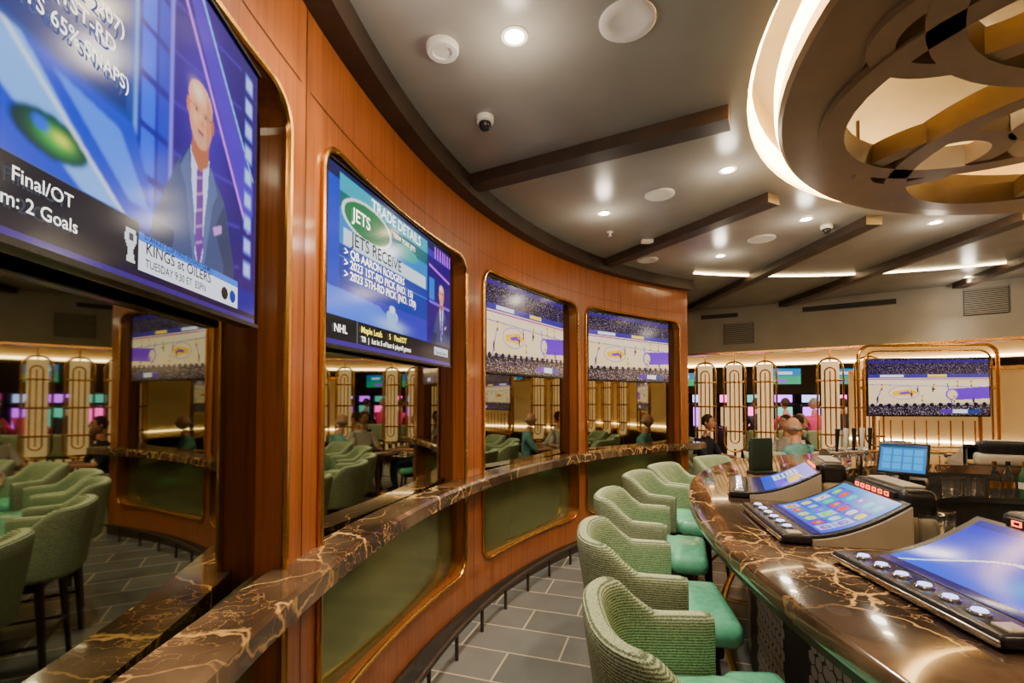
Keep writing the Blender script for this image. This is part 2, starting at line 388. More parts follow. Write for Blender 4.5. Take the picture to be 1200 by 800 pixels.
mb=MB(); mb.sweep(sp,sn,[(.75,2.50),(.9,2.50),(.9,2.9),(.75,2.9)],'cream'); mb.sweep(sp,sn,[(.70,2.52),(.74,2.52),(.74,2.56),(.70,2.56)],'led_soft')
mb.sweep(sp,sn,[(3.2,2.42),(3.35,2.42),(3.35,2.9),(3.2,2.9)],'cream'); mb.sweep(sp,sn,[(3.15,2.44),(3.19,2.44),(3.19,2.48),(3.15,2.48)],'led_soft')
build(mb,'ceiling_cove')
# ------------------------------------------------------------ ceiling fixtures
def downlight(x,y,e=55,z=CEIL,pt=6):
    mb=MB(); mb.lathe([(.062,0),(.060,-.006),(.045,-.007),(.040,-.001)],'white',n=20,cap=False)
    mb.lathe([(.041,-.002),(.001,-.006)],'bulb',n=16,cap=False)
    build(mb,'recessed_downlight',(x,y,z-.002))
    l=bpy.data.lights.new('spot','SPOT'); l.energy=e; l.color=(1,.83,.62); l.spot_size=radians(115); l.spot_blend=.8; l.shadow_soft_size=.04
    o=bpy.data.objects.new('downlight_lamp',l); S.collection.objects.link(o); o.location=(x,y,z-.03)
    if pt:
        l=bpy.data.lights.new('pt','POINT'); l.energy=pt; l.color=(1,.85,.66); l.shadow_soft_size=.06  # added fill point hanging below the fixture, brightens the ceiling around it
        o=bpy.data.objects.new('added_ceiling_fill',l); S.collection.objects.link(o); o.location=(x,y,z-.20)
for q in[(603,33),(709,247),(856,195),(846,298),(948,254),(1101,258),(1139,323)]: downlight(*CP(*q),e=115,pt=6)
for q in[(.1,.55),(.3,-1.2),(1.2,-3),(3,-2.6),(6.9,1),(5.5,-2),(6.9,4.2),(-.35,1.6)]: downlight(*q,e=108,pt=7)
for q in[(2.6,2.6),(3.4,.6),(4.6,2.4),(3.0,-.0)]: downlight(*q,e=100,z=3.65,pt=0)
for q in[(3.6,9.4),(5.0,9.2),(6.5,8.6),(8,7.2),(6,11),(8,10.5),(9.5,9.5),(11,6),(8,13.5),(11,12),(4.5,13)]: downlight(*q,e=140,z=2.9,pt=0)
def speaker(x,y,r,depth=.02):
    mb=MB(); mb.lathe([(r,0),(r,-depth*.6),(r*.92,-depth),(r*.62,-depth),(r*.58,-depth*.7),(0.001,-depth*.7)],'white',n=32); build(mb,'ceiling_speaker',(x,y,CEIL))
speaker(*CP(517,47),.075,.03); speaker(*CP(738,15),.12,.012); speaker(*CP(775,225),.115,.012); speaker(*CP(895,278),.13,.012); speaker(*CP(760,303),.12,.012)
for q in[(568,132),(972,262)]:
    mb=MB(); mb.lathe([(.05,0),(.05,-.03),(.042,-.035),(.001,-.035)],'white',n=24); mb.ell((0,0,-.045),(.036,.036,.036),'black'); build(mb,'dome_camera',(*CP(*q),CEIL-.001))
mb=MB(); mb.box((0,0,-.02),(.12,.06,.04),'white',bev=.01); build(mb,'motion_sensor',(*CP(760,279),CEIL))
mb=MB(); mb.lathe([(.03,0),(.03,-.006),(.01,-.01),(.01,-.035),(.022,-.04),(.001,-.042)],'white',n=16); build(mb,'fire_sprinkler',(*CP(716,270),CEIL))
# ------------------------------------------------------------ screens
def sat(c,k=1.3):
    g=sum(c)/3; return tuple(max(0,min(255,g+(x-g)*k)) for x in c)
class Cv:
    def __init__(s,w,h,c):
        s.w,s.h=w,h; s.a=np.zeros((h,w,3)); s.a[:]=srgb(*sat(c)); s.X,s.Y=np.meshgrid((np.arange(w)+.5)/w,(np.arange(h)+.5)/h)
    def put(s,m,c,al=1): s.a[m]=s.a[m]*(1-al)+np.array(srgb(*sat(c)))*al
    def rect(s,x0,y0,x1,y1,c,al=1): s.put((s.X>=x0)&(s.X<x1)&(s.Y>=y0)&(s.Y<y1),c,al)
    def ell(s,x,y,rx,ry,c,al=1): s.put(((s.X-x)/rx)**2+((s.Y-y)/ry)**2<1,c,al)
    def glow(s,x,y,rx,ry,c,al=1):
        d=((s.X-x)/rx)**2+((s.Y-y)/ry)**2; k=(np.exp(-d*1.5)*al)[...,None]; s.a=s.a*(1-k)+np.array(srgb(*sat(c)))*k
    def poly(s,P_,c,al=1):
        m=np.zeros(s.X.shape,bool); n=len(P_)
        for i in range(n):
            x0,y0=P_[i];x1,y1=P_[(i+1)%n]
            if y0==y1: continue
            cnd=((s.Y>y0)!=(s.Y>y1))&(s.X<(x1-x0)*(s.Y-y0)/(y1-y0)+x0); m^=cnd
        s.put(m,c,al)
    def grad(s,c0,c1,ax=0):
        t=(s.X if ax==0 else s.Y)[...,None]; s.a=np.array(srgb(*sat(c0)))*(1-t)+np.array(srgb(*sat(c1)))*t
    def line(s,x0,y0,x1,y1,wd,c,al=1):
        dx,dy=x1-x0,(y1-y0); l=sqrt(dx*dx+dy*dy)+1e-9; t=((s.X-x0)*dx+(s.Y-y0)*dy)/l/l
        d=np.abs((s.X-x0)*dy-(s.Y-y0)*dx)/l; s.put((d<wd)&(t>=0)&(t<=1),c,al)
    def blur(s,k=1):
        for _ in range(k):
            p=np.pad(s.a,((1,1),(1,1),(0,0)),'edge'); b=(p[1:-1,1:-1]*2+p[:-2,1:-1]+p[2:,1:-1]+p[1:-1,:-2]+p[1:-1,2:])/6; s.a=b
def screen_mesh(cv,W,Hh,fn=None):
    w_,h_=cv.w,cv.h
    xs=np.linspace(-W/2,W/2,w_+1); zs=np.linspace(Hh/2,-Hh/2,h_+1)
    XX,ZZ=np.meshgrid(xs,zs); V=np.stack([XX,np.zeros_like(XX),ZZ],-1).reshape(-1,3)
    if fn: V=np.array([fn(*v) for v in V])
    i=(np.arange(h_)[:,None]*(w_+1)+np.arange(w_)[None,:]).reshape(-1)
    F=np.stack([i,i+w_+1,i+w_+2,i+1],-1)
    me=bpy.data.meshes.new('screen'); me.vertices.add(len(V)); me.vertices.foreach_set('co',V.reshape(-1))
    me.loops.add(F.size); me.loops.foreach_set('vertex_index',F.reshape(-1)); me.polygons.add(len(F))
    me.polygons.foreach_set('loop_start',np.arange(len(F))*4); me.update(calc_edges=True)
    ca=me.color_attributes.new('Col','FLOAT_COLOR','CORNER')
    C=np.ones((len(F),4)); C[:,:3]=cv.a.reshape(-1,3); ca.data.foreach_set('color',np.repeat(C,4,axis=0).reshape(-1))
    me.materials.append(M['screen']); me.validate(); return me
def man(c,x,y,s_,suit=(52,62,84),a=1.78):
    f=lambda px,py:(x+px*s_,y+py*s_*a)
    dk=tuple(int(k*.6) for k in suit); lt=tuple(int(k*1.3) for k in suit)
    c.poly([f(-.14,.37),f(-.07,.28),f(.07,.28),f(.17,.37),f(.25,.60),f(.27,.85),f(.24,1.15),f(-.2,1.15),f(-.30,.95),f(-.25,.6)],suit)
    c.glow(x-.12*s_,y+.5*s_*a,.08*s_,.14*s_*a,lt,.5)
    c.poly([f(.10,.5),f(.17,.62),f(.15,1.15),f(.24,1.15),f(.27,.85),f(.25,.6),f(.17,.38)],dk,.6)
    c.poly([f(-.25,.6),f(-.30,.95),f(-.13,1.12),f(-.08,1.04),f(-.19,.9),f(-.14,.6)],dk,.7)
    c.poly([f(-.06,.26),f(.06,.26),f(.03,.62),f(0,.70),f(-.03,.62)],(205,210,240))
    c.poly([f(-.018,.31),f(.018,.31),f(.026,.6),f(0,.70),f(-.026,.6)],(100,56,130))
    for k in range(5): c.line(x-.02*s_,y+(.36+.06*k)*s_*a,x+.02*s_,y+(.34+.06*k)*s_*a,.003*s_/.5,(170,130,190))
    c.poly([f(-.07,.27),f(-.12,.36),f(-.085,.42),f(-.02,.74),f(-.03,.5)],lt); c.poly([f(.07,.27),f(.12,.36),f(.085,.42),f(.02,.74),f(.03,.5)],lt)
    c.line(x,y+.72*s_*a,x,y+1.1*s_*a,.003*s_,dk); c.line(x-.07*s_,y+.27*s_*a,x-.12*s_,y+.36*s_*a,.003*s_,dk)
    c.poly([f(.09,.50),f(.15,.47),f(.155,.50),f(.10,.53)],(190,140,210))
    c.poly([f(-.05,.17),f(.05,.17),f(.055,.28),f(0,.33),f(-.055,.28)],(160,100,80))
    c.ell(x,y+.12*s_*a,.074*s_,.122*s_*a,(214,152,122)); c.ell(x,y+.07*s_*a,.076*s_,.072*s_*a,(220,162,132)); c.glow(x-.018*s_,y+.04*s_*a,.045*s_,.035*s_*a,(255,226,200),.9); c.glow(x-.035*s_,y+.14*s_*a,.022*s_,.03*s_*a,(236,182,150),.8)
    c.poly([f(.035,.02),f(.075,.07),f(.073,.16),f(.04,.235),f(.035,.2)],(160,98,76),.45)
    c.ell(x-.078*s_,y+.12*s_*a,.010*s_,.028*s_*a,(186,122,96)); c.ell(x+.078*s_,y+.12*s_*a,.010*s_,.028*s_*a,(166,102,80))
    c.glow(x,y+.20*s_*a,.045*s_,.034*s_*a,(176,156,146),.7)
    for k in(-1,1):
        c.glow(x+k*.032*s_,y+.106*s_*a,.022*s_,.016*s_*a,(130,84,66),.8); c.ell(x+k*.032*s_,y+.108*s_*a,.009*s_,.004*s_*a,(190,180,174)); c.ell(x+k*.031*s_,y+.108*s_*a,.005*s_,.005*s_*a,(30,20,20))
        c.line(x+k*.012*s_,y+.092*s_*a,x+k*.055*s_,y+.092*s_*a,.0022*s_,(50,40,40)); c.line(x+k*.013*s_,y+.122*s_*a,x+k*.052*s_,y+.122*s_*a,.0015*s_,(80,60,56))
        c.line(x+k*.054*s_,y+.10*s_*a,x+k*.075*s_,y+.105*s_*a,.002*s_,(60,46,44))
    c.glow(x+.006*s_,y+.142*s_*a,.016*s_,.014*s_*a,(176,108,86),.8); c.glow(x-.002*s_,y+.13*s_*a,.007*s_,.022*s_*a,(240,190,160),.8)
    c.ell(x,y+.181*s_*a,.022*s_,.004*s_*a,(120,56,52)); c.glow(x,y+.191*s_*a,.02*s_,.006*s_*a,(190,110,98),.8)
    c.ell(x-.15*s_,y+1.06*s_*a,.05*s_,.03*s_*a,(212,155,125))
def tv_studio1():
    c=Cv(480,270,(20,20,60)); c.grad((8,30,124),(36,20,116),0)
    c.rect(0,0,.625,.60,(18,60,136)); c.rect(.30,.30,.61,.585,(12,44,104)); c.rect(.625,0,.632,.78,(110,160,240))
    for k in range(6): c.rect(.640,.05+k*.135,.668,.165+k*.135,(44,90,225)); c.rect(.674,.05+k*.135,.70,.165+k*.135,(30,56,176))
    c.rect(.703,0,.710,.86,(140,130,245)); c.rect(.710,0,1,.88,(38,18,92)); c.glow(.80,.35,.10,.35,(80,46,165),.7)
    for k in range(6): c.line(.71,.14+k*.15,.93,.06+k*.15,.004,(80,50,165),.8)
    c.poly([(.73,.0),(.79,0),(.985,.46),(.985,.58),(.95,.62)],(80,46,165)); c.line(.725,.05,.965,.66,.004,(215,140,255)); c.line(.78,.0,.985,.44,.003,(150,200,255))
    for k in range(9): c.rect(.945,.05+k*.09,.98,.115+k*.09,(90,110,200)); c.rect(.951,.06+k*.09,.974,.105+k*.09,(180,195,240))
    c.poly([(.3,.60),(.625,.60),(.66,.74),(.66,.85),(.3,.85)],(20,60,180)); c.poly([(.36,.60),(.46,.60),(.60,.84),(.55,.85),(.42,.70)],(130,175,240)); c.poly([(.50,.62),(.60,.64),(.66,.80),(.62,.80)],(80,130,230))
    c.ell(.50,.765,.050,.045,(10,40,50)); c.glow(.505,.765,.030,.03,(70,170,80),.9); c.glow(.512,.76,.014,.014,(220,220,90),.9); c.ell(.485,.75,.010,.014,(40,90,200))
    c.line(.44,.60,.62,.86,.003,(230,240,255))
    c.blur(3)
    man(c,.787,.295,.48,(66,76,108),1.80)
    c.blur(1)
    c.rect(0,.84,.64,1,(6,9,28)); c.rect(.20,.84,.64,.846,(60,80,140)); c.rect(.610,.855,.638,.97,(16,18,30)); 
    c.poly([(.614,.87),(.634,.87),(.635,.90),(.629,.925),(.633,.955),(.616,.955),(.620,.925),(.613,.90)],(215,220,225)); c.rect(.620,.88,.629,.90,(60,60,70))
    c.rect(.640,.868,.925,.966,(232,235,245)); c.rect(.640,.868,.925,.888,(70,120,210)); c.ell(.905,.930,.012,.022,(20,50,140)); c.ell(.875,.930,.012,.022,(30,30,30))
    c.rect(.60,.966,1,1,(16,8,44)); c.rect(0,.985,1,1,(50,30,110)); return c
def tv_studio2():
    c=Cv(320,180,(20,30,110)); c.grad((24,60,170),(60,30,140),0)
    c.rect(0,0,1,.07,(20,24,70)); c.rect(.06,.03,.72,.13,(24,150,170)); 
    for k in range(7): c.rect(.80+.03*k,.02,.815+.03*k,.12,(180,90,230))
    c.rect(.06,.13,.72,.66,(26,120,180)); c.rect(.06,.13,.72,.22,(14,90,96)); c.ell(.23,.22,.16,.12,(226,240,232)); c.ell(.23,.22,.147,.105,(16,100,64)); c.ell(.52,.24,.1,.05,(30,150,140))
    c.rect(.08,.33,.70,.42,(210,226,236)); c.rect(.06,.43,.72,.67,(20,50,136))
    for k in range(3): c.rect(.06,.495+.06*k,.72,.498+.06*k,(60,130,210))
    c.rect(0,.67,.8,.84,(50,50,160)); c.poly([(0,.68),(.3,.70),(.5,.84),(0,.84)],(80,120,220)); c.glow(.4,.80,.13,.05,(170,190,230)); c.ell(.4,.74,.045,.045,(160,190,230)); c.ell(.4,.69,.022,.026,(220,225,245))
    c.rect(.72,.13,1,.84,(40,18,96)); c.line(.74,.2,.99,.26,.01,(190,90,230)); c.line(.74,.5,.99,.5,.01,(120,80,220)); c.rect(.74,.30,.8,.48,(30,110,190)); 
    c.blur(1); man(c,.885,.32,.40,(56,60,88))
    c.rect(0,.84,1,1,(12,14,22)); c.rect(.16,.84,.165,1,(90,90,100)); c.rect(0,.975,1,1,(60,40,120)); c.rect(.80,.86,.97,.93,(200,206,220)); return c
def tv_game(seed):
    rs=np.random.RandomState(seed); c=Cv(240,135,(232,206,164)); c.glow(.5,.6,.5,.2,(250,232,200),.5)
    n=rs.rand(135,240)
    up=c.Y<.30+.02*np.sin(c.X*6)
    c.put(up,(16,14,28)); 
    c.a[up&(n>.74)]=srgb(66,56,90); c.a[up&(n>.88)]=srgb(140,128,150); c.a[up&(n>.955)]=srgb(110,40,150)
    c.rect(0,.02,1,.06,(50,24,110)); c.rect(0,.27,1,.33,(60,50,130)); c.rect(.1,.275,.3,.32,(230,230,240)); c.rect(.5,.275,.66,.32,(240,200,60)); c.rect(0,.35,1,.36,(150,40,160))
    c.poly([(0,.36),(1,.42),(1,.50),(0,.44)],(236,218,186))
    c.poly([(.68,.53),(1,.49),(1,.70),(.72,.73)],(110,50,180)); c.line(.66,.44,.70,.84,.005,(90,60,170)); c.ell(.70,.63,.055,.10,(120,80,190)); c.ell(.70,.63,.04,.08,(236,210,170))
    c.line(.0,.45,1,.50,.004,(90,60,170)); c.line(0,.82,1,.78,.005,(90,60,170)); c.line(.12,.45,.06,.82,.004,(120,90,190))
    c.ell(.30,.60,.13,.12,(120,80,180)); c.ell(.30,.60,.124,.112,(240,216,178))
    c.poly([(.20,.58),(.36,.53),(.42,.60),(.36,.66),(.21,.65)],(244,180,30)); c.poly([(.25,.60),(.34,.57),(.36,.62),(.27,.63)],(120,60,170))
    for k in range(11):
        x,y=rs.rand()*.9+.05,rs.rand()*.32+.44; col=(30,30,70) if k%2 else (230,200,60)
        c.rect(x-.008,y-.03,x+.008,y+.02,col); c.rect(x-.006,y+.02,x+.006,y+.055,(120,76,56)); c.ell(x,y-.045,.006,.014,(90,56,40))
    low=c.Y>.83-.03*c.X; c.put(low,(14,13,22)); c.a[low&(n>.82)]=srgb(120,96,104); c.a[low&(n>.94)]=srgb(205,195,195); c.a[low&(n<.06)]=srgb(90,40,120)
    for k in range(14): x=k/14+.03; c.ell(x,.83-.03*x,.018,.035,(14,13,20))
    c.rect(.60,.90,.92,.965,(235,235,242)); c.rect(.60,.90,.70,.965,(90,40,150)); c.rect(.82,.90,.92,.965,(40,60,120)); return c
def add_text(parent,txt,x,z,size,k='textw',y=-.004,al='LEFT',sx=1):
    cu=bpy.data.curves.new('caption','FONT'); cu.body=txt; cu.size=size; cu.align_x=al; cu.resolution_u=3
    cu.offset=size*.008
    o=bpy.data.objects.new('screen_caption',cu); S.collection.objects.link(o); o.data.materials.append(M[k]); o.parent=parent
    o.location=(x,y,z); o.rotation_euler=(pi/2,0,0); o.scale=(sx,1,1); return o
def wall_tv(t0,t1,cv,z0=1.87,z1=2.67):
    tc=(t0+t1)/2; half=radians((t1-t0)/2); W=2*R*sin(half); rf=R*cos(half)-.004
    x,y,_=P(tc,rf,0); a=radians(tc); Hh=z1-z0
    mb=MB(); mb.box((0,.026,0),(W,.04,Hh),'black',bev=.004)
    mb.box((0,.003,-Hh/2+.006),(W,.012,.012),'black'); mb.box((0,.003,Hh/2-.004),(W,.012,.008),'black')
    tv=build(mb,'wall_television',(x,y,(z0+z1)/2),face_rot((cos(a),-sin(a))))
    sw,sh=W-.02,Hh-.028
    place(screen_mesh(cv,sw,sh),'screen',(0,.0045,0),0,tv); return tv,sw,sh
tv,W,h=wall_tv(-12.6,1.75,tv_studio1())
T=lambda s,u,v,sz,k='textw',sx=1,al='LEFT':add_text(tv,s,(u-.5)*W,(.5-v)*h,sz,k,sx=sx,y=-.001,al=al)
T('PICK (INCL 207)',.600,.415,.038,al='RIGHT'); T('PICK (1ST-RD',.585,.475,.038,al='RIGHT'); T('RODGERS PLAYS 65% SNAPS)',.610,.54,.038,sx=.9,al='RIGHT')
T('Final/OT',.525,.895,.031,al='RIGHT'); T('Team: 2 Goals',.532,.945,.031,al='RIGHT')
T('KINGS at OILERS',.648,.920,.034,'textk'); T('TUESDAY 9:30 ET  ESPN',.648,.955,.024,'textk',.9); T('STANLEY CUP FIRST ROUND GAME 1',.645,.884,.016,'textk')
tv,W,h=wall_tv(6.3,20.35,tv_studio2())
T('TRADE DETAILS',.24,.115,.08); T('NEW YORK JETS',.40,.19,.036); T('JETS',.125,.255,.085); T('JETS RECEIVE',.12,.405,.085,'textk')
for k,s in enumerate(['> QB AARON RODGERS','> 2023 1ST-RD PICK (NO. 15)','> 2023 5TH-RD PICK (NO. 170)']): T(s,.08,.485+.064*k,.054)
T('NHL',.03,.93,.05); T('Maple Leafs      5   Final/OT',.18,.90,.042,'texty'); T('TB  |  1st in 5 of last 6 playoff games',.18,.955,.036); T('SportsCenter',.81,.92,.035,'textk')
wall_tv(25.8,39.5,tv_game(3)); wall_tv(44.1,59.4,tv_game(3))
wall_tv(-31.2,-17.0,tv_game(5))
def rrect(w_,h_,r,n=8,cx=0,cz=0):
    out=[]
    for q,(sx,sz) in enumerate([(1,1),(-1,1),(-1,-1),(1,-1)]):
        for k in range(n+1):
            a=q*pi/2+k*pi/2/n; out.append((cx+sx*(w_/2-r)+r*cos(a),cz+sz*(h_/2-r)+r*sin(a)))
    return out
# rounded outline must follow corner order with proper arc direction
def rrect(w_,h_,r,n=8,cx=0,cz=0):
    out=[]
    for q,(sx,sz) in enumerate([(1,1),(-1,1),(-1,-1),(1,-1)]):
        for k in range(n+1):
            a=q*pi/2+k*pi/2/n; out.append((cx+sx*(w_/2-r)+r*cos(a),cz+sz*(h_/2-r)+r*sin(a)))
    return out
def gold_tv(x,y,rz,seed=3):
    mb=MB(); mb.box((0,.04,1.81),(1.44,.05,.76),'black',bev=.008)
    for off,rad in((0,.022),(.07,.012)):
        mb.tube([(a,0.02,b) for a,b in rrect(1.62-off*2,1.38-off*2,.14,cz=1.66)],rad,'gold',closed=True)
    for s_ in(-1,1):
        mb.tube([(s_*.62,.05,0),(s_*.62,.05,1.45)],.022,'gold'); mb.box((s_*.765,.03,1.8),(.09,.03,.05),'gold')
    for k in range(9): mb.tube([(-.56+k*.14,.05,1.02),(-.56+k*.14,.05,1.38)],.008,'gold')
    mb.box((0,.06,.02),(1.5,.3,.04),'gold',bev=.01)
    o=build(mb,'television_on_gold_stand',(x,y,0),rz); place(screen_mesh(tv_game(seed),1.40,.72),'screen',(0,.008,1.81),0,o)
gold_tv(5.36,6.15,radians(-8))
# ------------------------------------------------------------ bar
EC=(3.6,1.2);EA,EB=2.8,4.0
def bar_pt(t):
    c,s_=cos(t),sin(t); n=Vector((c/EA,s_/EB)).normalized(); return (EC[0]+EA*c,EC[1]+EB*s_),(n.x,n.y)
def bar_y(y):
    t=pi-math.asin((y-EC[1])/EB); return bar_pt(t)
bp=[bar_pt(2*pi*i/160) for i in range(160)]; bpt=[b[0] for b in bp]; bn=[b[1] for b in bp]
mb=MB(); mb.sweep(bpt,bn,[(-.9,1.0),(-.02,1.0),(-.005,1.008),(0,1.02),(0,1.05),(-.006,1.064),(-.02,1.07),(-.9,1.07)],'marble',closed=True)
mb.sweep(bpt,bn,[(-.05,.965),(-.03,.965),(-.03,1.0),(-.05,1.0)],'bronze',closed=True)
mb.sweep(bpt,bn,[(-.42,0),(-.36,0),(-.36,1.0),(-.42,1.0)],'blackmatte',closed=True)
mb.sweep(bpt,bn,[(-.88,0),(-.84,0),(-.84,1.0),(-.88,1.0)],'blackmatte',closed=True)
mb.sweep(bpt,bn,[(-1.4,.84),(-.9,.84),(-.9,.88),(-1.4,.88)],'chrome',closed=True)
mb.sweep(bpt,bn,[(-1.38,0),(-1.34,0),(-1.34,.84),(-1.38,.84)],'blackmatte',closed=True)
arc=[0]; 
M_=1200; pts=[bar_pt(2*pi*i/M_) for i in range(M_)]
for i in range(1,M_): arc.append(arc[-1]+ (Vector(pts[i][0])-Vector(pts[i-1][0])).length)
tot=arc[-1]; hr=.034
rows=int(.85/(hr*1.5)); ncol=int(tot/(hr*1.74))
for cI in range(ncol):
    if (cI%14)>8: continue
    for rI in range(rows):
        s0=(cI+.5*(rI%2))*hr*1.74
        kk=int(np.searchsorted(arc,s0)); kk=min(kk,M_-1); (x,y),(nx,ny)=pts[kk]
        x-=nx*.357;y-=ny*.357; tx,ty=-ny,nx; zc=.1+rI*hr*1.5
        vs=[(x+tx*hr*.86*cos(pi/6+a*pi/3),y+ty*hr*.86*cos(pi/6+a*pi/3),zc+hr*.86*sin(pi/6+a*pi/3)) for a in range(6)]
        mb.add(vs,[tuple(range(6))],'hex')
mb.tube([(x-a*.2,y-b*.2,.22) for (x,y),(a,b) in zip(bpt,bn)],.022,'gold',closed=True)
for i in range(0,160,8):
    (x,y),(a,b)=bp[i]; mb.tube([(x-a*.2,y-b*.2,.22),(x-a*.36,y-b*.36,.22)],.012,'gold')
build(mb,'marble_bar_counter')
# ------------------------------------------------------------ chairs
def chair_mesh(sh):
    mb=MB(); top_b=sh+.30; top_a=sh+.18; bot=sh-.10; th=.075
    path=[];hw=.255
    for k in range(7): path.append((-hw,-.10+.20*k/6))
    for k in range(1,24):
        a=pi-pi*k/24; ca,sa=cos(a),sin(a); path.append((hw*(abs(ca)**.7)*(1 if ca>0 else -1),.10+.19*(sa**.7)))
    for k in range(7): path.append((hw,.10-.20*k/6))
    N=len(path); vs=[];m=16
    L=[0]
    for i in range(1,N): L.append(L[-1]+sqrt((path[i][0]-path[i-1][0])**2+(path[i][1]-path[i-1][1])**2))
    for i in range(N):
        t=L[i]/L[-1]*2-1
        a=path[max(0,i-1)];b=path[min(N-1,i+1)]; d=Vector((b[0]-a[0],b[1]-a[1])).normalized(); nx,ny=-d.y,d.x
        e=abs(t); f=1/(1+math.exp((e-.56)*40)); tp=top_a+(top_b-top_a)*f
        endf=1 if i not in(0,N-1) else .8
        x,y=path[i]
        for q in range(m):
            an=2*pi*(q+.5)/m; cx=cos(an);cz=sin(an)
            sxx=abs(cx)**.5*(1 if cx>0 else -1); szz=abs(cz)**.28*(1 if cz>0 else -1)
            zc=(tp+bot)/2; hz=(tp-bot)/2*(1 if endf==1 else .96)
            z=zc+hz*szz; out=max(0,(z-sh))/.3*.05*f
            vs.append((x+nx*th/2*sxx*endf+ (x*out*1.2),y+ny*th/2*sxx*endf+out*(1 if y>0 else 0),z))
    fs=[]
    for i in range(N-1):
        for q in range(m): fs.append((i*m+q,i*m+(q+1)%m,(i+1)*m+(q+1)%m,(i+1)*m+q))
    fs.append(tuple(range(m))); fs.append(tuple((N-1)*m+q for q in range(m-1,-1,-1)))
    mb.add(vs,fs,'fabric')
    mb.box((0,-.01,sh-.055),(.44,.46,.11),'vinyl',bev=.04)
    mb.box((0,-.22,sh-.058),(.52,.22,.115),'vinyl',bev=.05)
    mb.ell((0,-.08,sh-.008),(.21,.22,.02),'vinyl')
    mb.box((0,-.03,sh-.135),(.46,.44,.05),'wood_dark',bev=.01)
    for sx in(-1,1):
        for sy in(-1,1):
            mb.tube([(sx*.20,sy*.19-.02,sh-.12),(sx*.24,sy*.23-.02,0)],[.024,.014],'wood_dark',n=8)
    if sh>.6:
        q=.228;r_=.22;zz=.27
        mb.tube([(-q,-r_-.01,zz),(q,-r_-.01,zz)],.013,'gold'); mb.tube([(-q,r_-.03,zz),(q,r_-.03,zz)],.011,'wood_dark')
        mb.tube([(-q,-r_-.01,zz),(-q,r_-.03,zz)],.011,'wood_dark'); mb.tube([(q,-r_-.01,zz),(q,r_-.03,zz)],.011,'wood_dark')
    return mb.mesh('bar_chair' if sh>.6 else 'dining_chair')
BC=chair_mesh(.73); DC=chair_mesh(.47)
for y in[-2.35,-1.6,-.82,.66,1.42,2.24,3.06,3.82]:
    (x,yy),(nx,ny)=bar_y(y); place(BC,'bar_chair',(x+nx*.22,yy+ny*.22,0),face_rot((-nx,-ny)))
for t in[2.26,2.0,1.76,1.5,1.2,.9,.6,.3,0,-.3]:
    (x,yy),(nx,ny)=bar_pt(t); place(BC,'bar_chair',(x+nx*.22,yy+ny*.22,0),face_rot((-nx,-ny)))
# ------------------------------------------------------------ gaming machines
def game_screen(kind):
    c=Cv(120,80,(20,60,200))
    if kind==0:
        c.grad((16,30,180),(30,90,235),1); 
        for k in range(16):
            a0,a1=k/16,(k+1)/16; c.line(.05+.5*a0,.92-.55*sin(a0*pi/2),.05+.5*a1,.92-.55*sin(a1*pi/2),.012,(225,235,255))
        c.line(.5,.37,.95,.22,.010,(210,225,255)); c.rect(0,.88,1,1,(20,20,90)); c.glow(.75,.6,.18,.18,(60,170,255),.8); c.glow(.3,.25,.15,.12,(80,110,255),.7)
        c.rect(.0,0,1,.08,(16,40,140))
    elif kind==1:
        c.grad((30,150,220),(80,60,210),1); cols=[(240,220,80),(230,60,80),(80,210,110),(230,230,245),(250,130,40),(160,80,225),(60,190,235)]
        for i in range(6):
            for j in range(4):
                x0=.05+i*.15;y0=.08+j*.2
                c.rect(x0,y0,x0+.135,y0+.18,random.choice([(60,80,200),(90,60,190),(30,140,190),(200,210,240)]),.9); c.poly([(x0+.03,y0+.04),(x0+.11,y0+.03),(x0+.12,y0+.14),(x0+.06,y0+.16),(x0+.02,y0+.1)],random.choice(cols)); c.ell(x0+.07,y0+.08,.02,.03,random.choice(cols))
        c.rect(0,.9,1,1,(20,30,100))
    else:
        c.grad((90,120,230),(30,60,170),1); c.rect(.1,.2,.5,.6,(220,230,250)); c.rect(.55,.2,.9,.4,(250,200,90)); c.rect(.55,.45,.9,.6,(130,90,230)); c.rect(0,.8,1,1,(30,30,80))
        for k in range(5): c.rect(.12,.24+k*.07,.46,.26+k*.07,(60,80,180))
    return c
